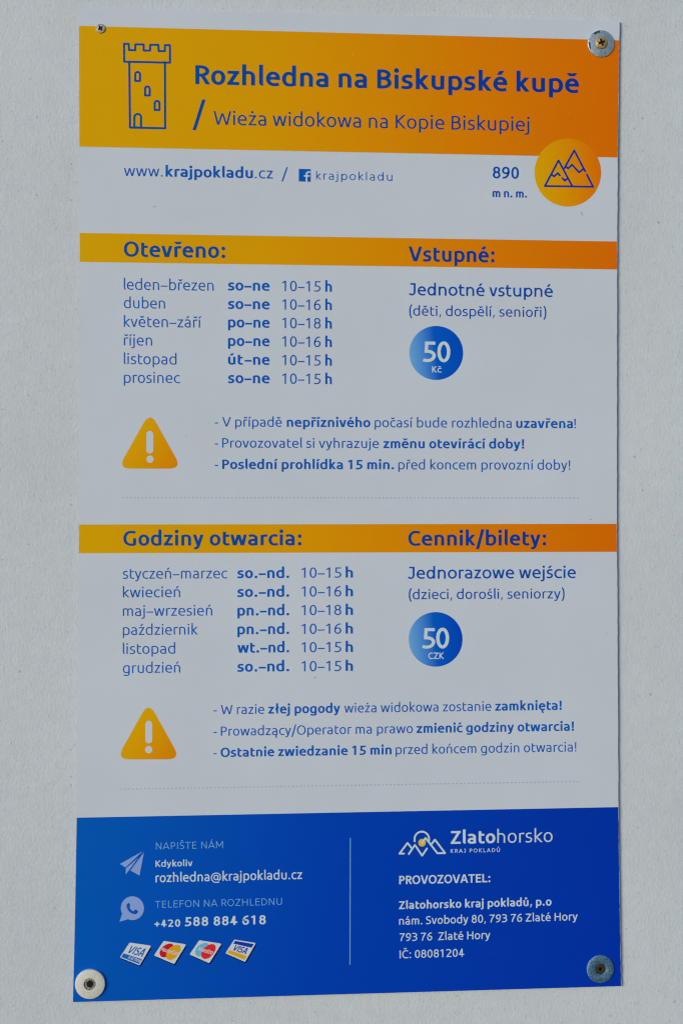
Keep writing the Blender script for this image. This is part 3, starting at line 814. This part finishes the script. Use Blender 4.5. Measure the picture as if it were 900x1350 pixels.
def disc(c, u, v, ru, rv, n=32): return [bil(c, u + ru * math.cos(2 * math.pi * i / n), v + rv * math.sin(2 * math.pi * i / n)) for i in range(n)]
flat('disc', [disc(c2, .36, .5, .26, .41)], C_RED, k2, 4); flat('disc', [disc(c2, .67, .5, .26, .41)], C_AMBER, k2, 5)
card_text(c2, 'MasterCard', .12, .95, .60, .21, C_WHITE, k2, 'bold', 6)
c3 = zc2([(160, 85), (425, 126), (278, 358), (44, 254)])
k3 = card(c3, 'payment card mark with sky blue and red discs')
flat('disc', [disc(c3, .36, .5, .26, .41)], C_SKY, k3, 4); flat('disc', [disc(c3, .66, .5, .26, .41)], C_BRIGHT, k3, 5)
card_text(c3, 'Maestro', .20, .88, .60, .22, C_WHITE, k3, 'bold', 6)
c4 = zc2([(575, 77), (832, 118), (703, 343), (468, 240)])
k4 = card(c4, 'payment card mark with navy stripe above and gold stripe below')
card_rect('stripe', c4, .07, .07, .93, .27, C_NAVY, k4); card_rect('stripe', c4, .07, .72, .93, .92, C_GOLD, k4)
card_text(c4, 'VISA', .17, .84, .66, .34, C_NAVY, k4, lean=.12)

flat('divider_line', [[(461.0, 1104.6), (462.1, 1104.6), (461.7, 1271.8), (460.6, 1271.8)]], SOFT, footer, 2)
zl = lambda pts: zoomed(pts, 11.25, 520, 1085)
strokes('mountain_logo', [zl(p) for p in ([(137, 452), (70, 453), (190, 295), (255, 378)], [(208, 458), (300, 325), (406, 483), (476, 377)], ellipse(401, 240, 108, 113, 20, 165, 375),
        [(405, 293), (456, 222), (632, 447), (746, 446), (596, 247), (541, 315)])], 2.4, PALE, footer, 4)
sun_disc = flat('logo_disc', [zl(ellipse(405, 292, 56, 57, 28))], ink('logo_gold', (214, 168, 30)), footer, 3)
letter([(1112.6, 24.4, [(593.8, 652.4, 'Zlato', 'bold'), (655.0, 727.8, 'horsko', 'light')]), (1124.4, 7.2, [(593.6, 658.4, 'KRAJ POKLADŮ', 'geomed')])], PALE, footer, label='white logo lettering')
letter([(1165.8, 16.0, [(525.9, 645.8, 'PROVOZOVATEL:', 'bold')]), (1198.6, 15.0, [(525.6, 726.4, 'Zlatohorsko kraj pokladů, p.o', 'bold')])], PALE, footer, label='bold white operator name')
letter([(1219.2, 15.0, [(525.8, 760.8, 'nám. Svobody 80, 793 76 Zlaté Hory', 'med')]), (1240.8, 15.0, [(526.4, 645.8, '793 76  Zlaté Hory', 'med')]), (1263.4, 15.0, [(526.4, 611.2, 'IČ: 08081204', 'med')])], PALE, footer, label='white postal address')

# dirt on the board
def blotch(x, y, r, n=9, stretch=1.0):
    return [(x + r * stretch * random.uniform(.6, 1.2) * math.cos(2 * math.pi * i / n), y + r * random.uniform(.6, 1.2) * math.sin(2 * math.pi * i / n)) for i in range(n)]
DIRT = ink('dirt', (96, 106, 118), vary=0.2)
FAINT = ink('faint_dirt', (150, 158, 166), vary=0.2)
for x, y, r_, st in ((765.5, 280.5, .8, 1), (767.0, 283.0, .9, 1), (778.0, 684.6, .8, 1), (777.2, 680.5, .5, 1), (415.0, 893.4, .6, 2.2), (245.6, 574.3, .6, 1), (204.0, 272.5, .5, 3)):
    flat('stain', [blotch(x, y, r_, 9, st)], DIRT, panel, 3)
for x, y, r_ in ((462, 518, .5), (313, 651, .5), (512, 674, .6), (150, 288, .5), (590, 356, .6), (274, 662, .4), (800, 834, .6), (223, 943, .6), (690, 1020, .5), (360, 1052, .5)):
    flat('stain', [blotch(x, y, r_)], FAINT, panel, 3)
CHIP = ink('pale_chip', (205, 170, 90))
for x, y, r_ in ((134.2, 67.6, .8), (465.4, 71.4, .8), (569.6, 190.2, .4), (825 - 75, 150.0, .5)):
    flat('chip', [blotch(x, y, r_)], CHIP, title_band, 3)

# ------------------------------------------------------------------ screws and washers
def metal(name, c, c2, metallic=0.35, rough=0.5, scale=420, lo=0.42, hi=0.62, c3=None):
    m, t, b = new_mat(name)
    b.inputs['Metallic'].default_value = metallic
    b.inputs['Roughness'].default_value = rough
    tc = t.nodes.new('ShaderNodeTexCoord')
    n = t.nodes.new('ShaderNodeTexNoise'); n.inputs['Scale'].default_value = scale; n.inputs['Detail'].default_value = 6; n.inputs['Roughness'].default_value = 0.7
    t.links.new(tc.outputs['Object'], n.inputs['Vector'])
    cr = t.nodes.new('ShaderNodeValToRGB')
    cr.color_ramp.elements[0].position = lo; cr.color_ramp.elements[0].color = base(c2)
    cr.color_ramp.elements[1].position = hi; cr.color_ramp.elements[1].color = base(c)
    t.links.new(n.outputs['Fac'], cr.inputs[0])
    t.links.new(cr.outputs[0], b.inputs['Base Color'])
    bp = t.nodes.new('ShaderNodeBump'); bp.inputs['Strength'].default_value = 0.3; bp.inputs['Distance'].default_value = 0.0003
    t.links.new(n.outputs['Fac'], bp.inputs['Height']); t.links.new(bp.outputs[0], b.inputs['Normal'])
    return m

def lathe(name, prof, mat, parent, n=48, loc=(0, 0, 0), edge=None, edge_r=0):
    """prof: (radius, lift towards the viewer) in metres"""
    V, F = [], []
    for r, h in prof:
        for i in range(n):
            a = 2 * math.pi * i / n
            V.append((r * math.cos(a), -h, r * math.sin(a)))
    k = len(prof)
    for j in range(k - 1):
        for i in range(n):
            F.append((j * n + i, j * n + (i + 1) % n, (j + 1) * n + (i + 1) % n, (j + 1) * n + i))
    if prof[0] == prof[-1]: pass
    m = mesh_of(name, V, F)
    b = bmesh.new(); b.from_mesh(m); bmesh.ops.remove_doubles(b, verts=b.verts, dist=1e-7); bmesh.ops.recalc_face_normals(b, faces=b.faces); b.to_mesh(m); b.free()
    for p in m.polygons: p.use_smooth = True
    try: m.set_sharp_from_angle(angle=R(40))
    except Exception: pass
    o = link(name, m, mat, parent)
    o.location = loc
    if edge:                       # paler metal on the outer bevel, painting in the light it catches
        m.materials.append(edge)
        for p in m.polygons:
            if math.hypot(p.center.x, p.center.z) > edge_r: p.material_index = 1
    return o

def head_mesh(mat, r, h_edge, h_top, depth, arm, wid, ang, n=40):
    """a pan head with a real cross recess; the seat is at lift 0"""
    V, F = [], []
    rings = [(r * .96, 0.0), (r, h_edge * .35), (r * .98, h_edge * .7), (r * .88, h_edge), ]
    for rr, hh in rings:
        for i in range(n): V.append((rr * math.cos(2 * math.pi * i / n), -hh, rr * math.sin(2 * math.pi * i / n)))
    for j in range(len(rings) - 1):
        for i in range(n): F.append((j * n + i, j * n + (i + 1) % n, (j + 1) * n + (i + 1) % n, (j + 1) * n + i))
    # cross outline
    cr = []
    for q in range(4):
        a = ang + q * math.pi / 2
        e, f = Vector((math.cos(a), math.sin(a))), Vector((-math.sin(a), math.cos(a)))
        for u, v in ((wid * 1.15, -wid), (arm * .8, -wid * .9), (arm, -wid * .45), (arm, wid * .45), (arm * .8, wid * .9), (wid * 1.15, wid)):
            p = e * u + f * v; cr.append((p.x, p.y))
        p = e * wid * 1.45 + f * wid * 1.45; cr.append((p.x, p.y))
    b0 = len(V); m = len(cr)
    for x, z in cr: V.append((x, -h_top, z))
    outer = [Vector((V[(len(rings) - 1) * n + i][0], V[(len(rings) - 1) * n + i][2], 0)) for i in range(n)]
    inner = [Vector((x, z, 0)) for x, z in cr]
    idx = [(len(rings) - 1) * n + i for i in range(n)] + [b0 + i for i in range(m)]
    for tri in tessellate_polygon([outer, inner]): F.append(tuple(idx[i] for i in tri))
    b1 = len(V)
    for x, z in cr: V.append((x * .6, -(h_top - depth), z * .6))
    f0 = len(F)
    for i in range(m): F.append((b0 + i, b0 + (i + 1) % m, b1 + (i + 1) % m, b1 + i))
    F.append(tuple(b1 + i for i in range(m)))
    f1 = len(F)
    F.append(tuple(range(n)))
    me = mesh_of('screw_head', V, F)
    me.materials.append(mat); me.materials.append(RECESS_SHADE)
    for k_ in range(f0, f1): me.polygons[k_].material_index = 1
    b = bmesh.new(); b.from_mesh(me); bmesh.ops.recalc_face_normals(b, faces=b.faces); b.to_mesh(me); b.free()
    return me

def patch(name, pts, lift, mat, parent):
    m = mesh_of(name, [(x, -lift, z) for x, z in pts], [tuple(range(len(pts)))]); face_front(m)
    return link(name, m, mat, parent)

def fixing(x, y, label):
    o = bpy.data.objects.new('screw', None); col.objects.link(o); o.empty_display_size = 0.02
    p = P(x, y); o.location = Vector((p.x, 0, p.z + CZ))
    tag(o, label, 'screw', 'screws holding the sign to the wall')
    return o
U = UNIT
RUST = ink('rust_patch', (62, 72, 78), vary=0.4, rough=0.8)
RECESS_SHADE = ink('recess_shade', (40, 40, 34), rough=0.9, vary=0.3)  # shade inside the cross recesses, painted as a near-black colour

# small bare screw
s = fixing(132.8, 37.8, 'small pale crosshead screw without a washer at the upper left of the sign')
link('screw_head', head_mesh(metal('pale_zinc', (178, 176, 166), (130, 124, 112), .25), 6.3 * U, .0014, .0018, .0016, 3.6 * U, 1.15 * U, R(35)), None, s)
# brass screw in a zinc washer with scraped patches
s = fixing(791.3, 57.8, 'brass crosshead screw in a blue-grey zinc washer with two dark rust patches')
RIM_LIGHT = metal('lit_zinc_edge', (166, 182, 190), (120, 140, 152), .3, .4, 300)  # paler zinc: the highlight along the washer rims is put into the colour
ZINC = metal('zinc', (136, 154, 166), (108, 128, 142), .25, .45)
wz = lathe('washer', [(5 * U, .0002), (5 * U, .0018), (16.9 * U, .0018), (18.0 * U, .0013), (18.2 * U, .0006), (18.2 * U, .0001), (5 * U, .0001)], ZINC, s, edge=RIM_LIGHT, edge_r=16.8 * U)
def sector(r, a0, a1, inner, n=8):
    return [(r * math.cos(R(a0 + (a1 - a0) * i / n)), r * math.sin(R(a0 + (a1 - a0) * i / n))) for i in range(n + 1)] + \
           [(r * inner * random.uniform(.94, 1.03) * math.cos(R(a1 + (a0 - a1) * i / n)), r * inner * random.uniform(.94, 1.03) * math.sin(R(a1 + (a0 - a1) * i / n))) for i in range(1, n)]
patch('rust_patch', sector(17.2 * U, 94, 130, .83), .00182, RUST, wz)
patch('rust_patch', sector(17.4 * U, 174, 210, .88), .00182, RUST, wz)
patch('rust_patch', [(x * U, z * U) for x, z in blotch(5.6, -11.5, .9)], .00183, RUST, wz)
patch('rust_patch', [(x * U, z * U) for x, z in blotch(6.2, -14.2, .5)], .00183, RUST, wz)
h = link('screw_head', head_mesh(metal('brass', (178, 152, 96), (128, 104, 58), .35, .45), 8.2 * U, .0013, .0020, .0017, 5.0 * U, 1.5 * U, R(22)), None, s)
h.location = (0, -.0018, .6 * U)
# white washer
s = fixing(119.2, 1296.5, 'dark sunken screw in a thick off-white washer with grimy spots')
IV = metal('ivory_enamel', (186, 187, 178), (172, 172, 160), 0, .5, 260, .3, .6)
wz = lathe('washer', [(7.6 * U, .0004), (7.6 * U, .0030), (8.2 * U, .0034), (17.4 * U, .0034), (18.9 * U, .0029), (19.4 * U, .0020), (19.4 * U, .0001), (7.6 * U, .0001)], IV, s)
for _ in range(16):
    a, rr = random.uniform(0, 6.28), random.uniform(9.5, 16.5)
    patch('grime_spot', [(x * U, z * U) for x, z in blotch(rr * math.cos(a), rr * math.sin(a), random.uniform(.2, .55))], .00342, FAINT if random.random() < .5 else DIRT, wz)
h = link('screw_head', head_mesh(metal('grimy_steel', (158, 154, 136), (96, 92, 78), .2, .6, 900), 7.4 * U, .0008, .0009, .0008, 4.6 * U, 2.6 * U, R(10)), None, s)
h.location = (0, -.0012, 0)
patch('recess', [(x * U, z * U) for x, z in blotch(-.2, 0, 5.2, 16)], .0009 + .0001, ink('painted_recess_dark', (30, 34, 36), rough=.9, vary=.4), h)  # flat black patch; the darkness of the hollow is painted on
# blue-grey hollow washer
s = fixing(790.5, 1277.3, 'rusty sunken screw in a mottled blue-grey washer over the blue panel')
TEAL = metal('weathered_zinc', (90, 126, 148), (46, 80, 106), .3, .45, 700, .42, .62)
wz = lathe('washer', [(7.0 * U, .0003), (7.2 * U, .0012), (9.2 * U, .0019), (17.0 * U, .0019), (17.9 * U, .0016), (18.4 * U, .0008), (18.4 * U, .0001), (7.0 * U, .0001)], TEAL, s, edge=RIM_LIGHT, edge_r=17.7 * U)
for x, z, r_ in ((2.4, -15.6, 1.2), (-5.2, -16.0, .8), (16.2, -.5, .9), (-12, 8, .6), (13.5, 8, .6), (9, 13, .5)):
    patch('rust_patch', [(x_ * U, z_ * U) for x_, z_ in blotch(x, z, r_)], .00192, RUST, wz)
h = link('screw_head', head_mesh(metal('rusty_steel', (66, 54, 38), (30, 26, 24), .2, .7, 900), 6.8 * U, .0006, .0006, .0006, 3.4 * U, 1.1 * U, R(30)), None, s)
h.location = (0, -.0003, 0)
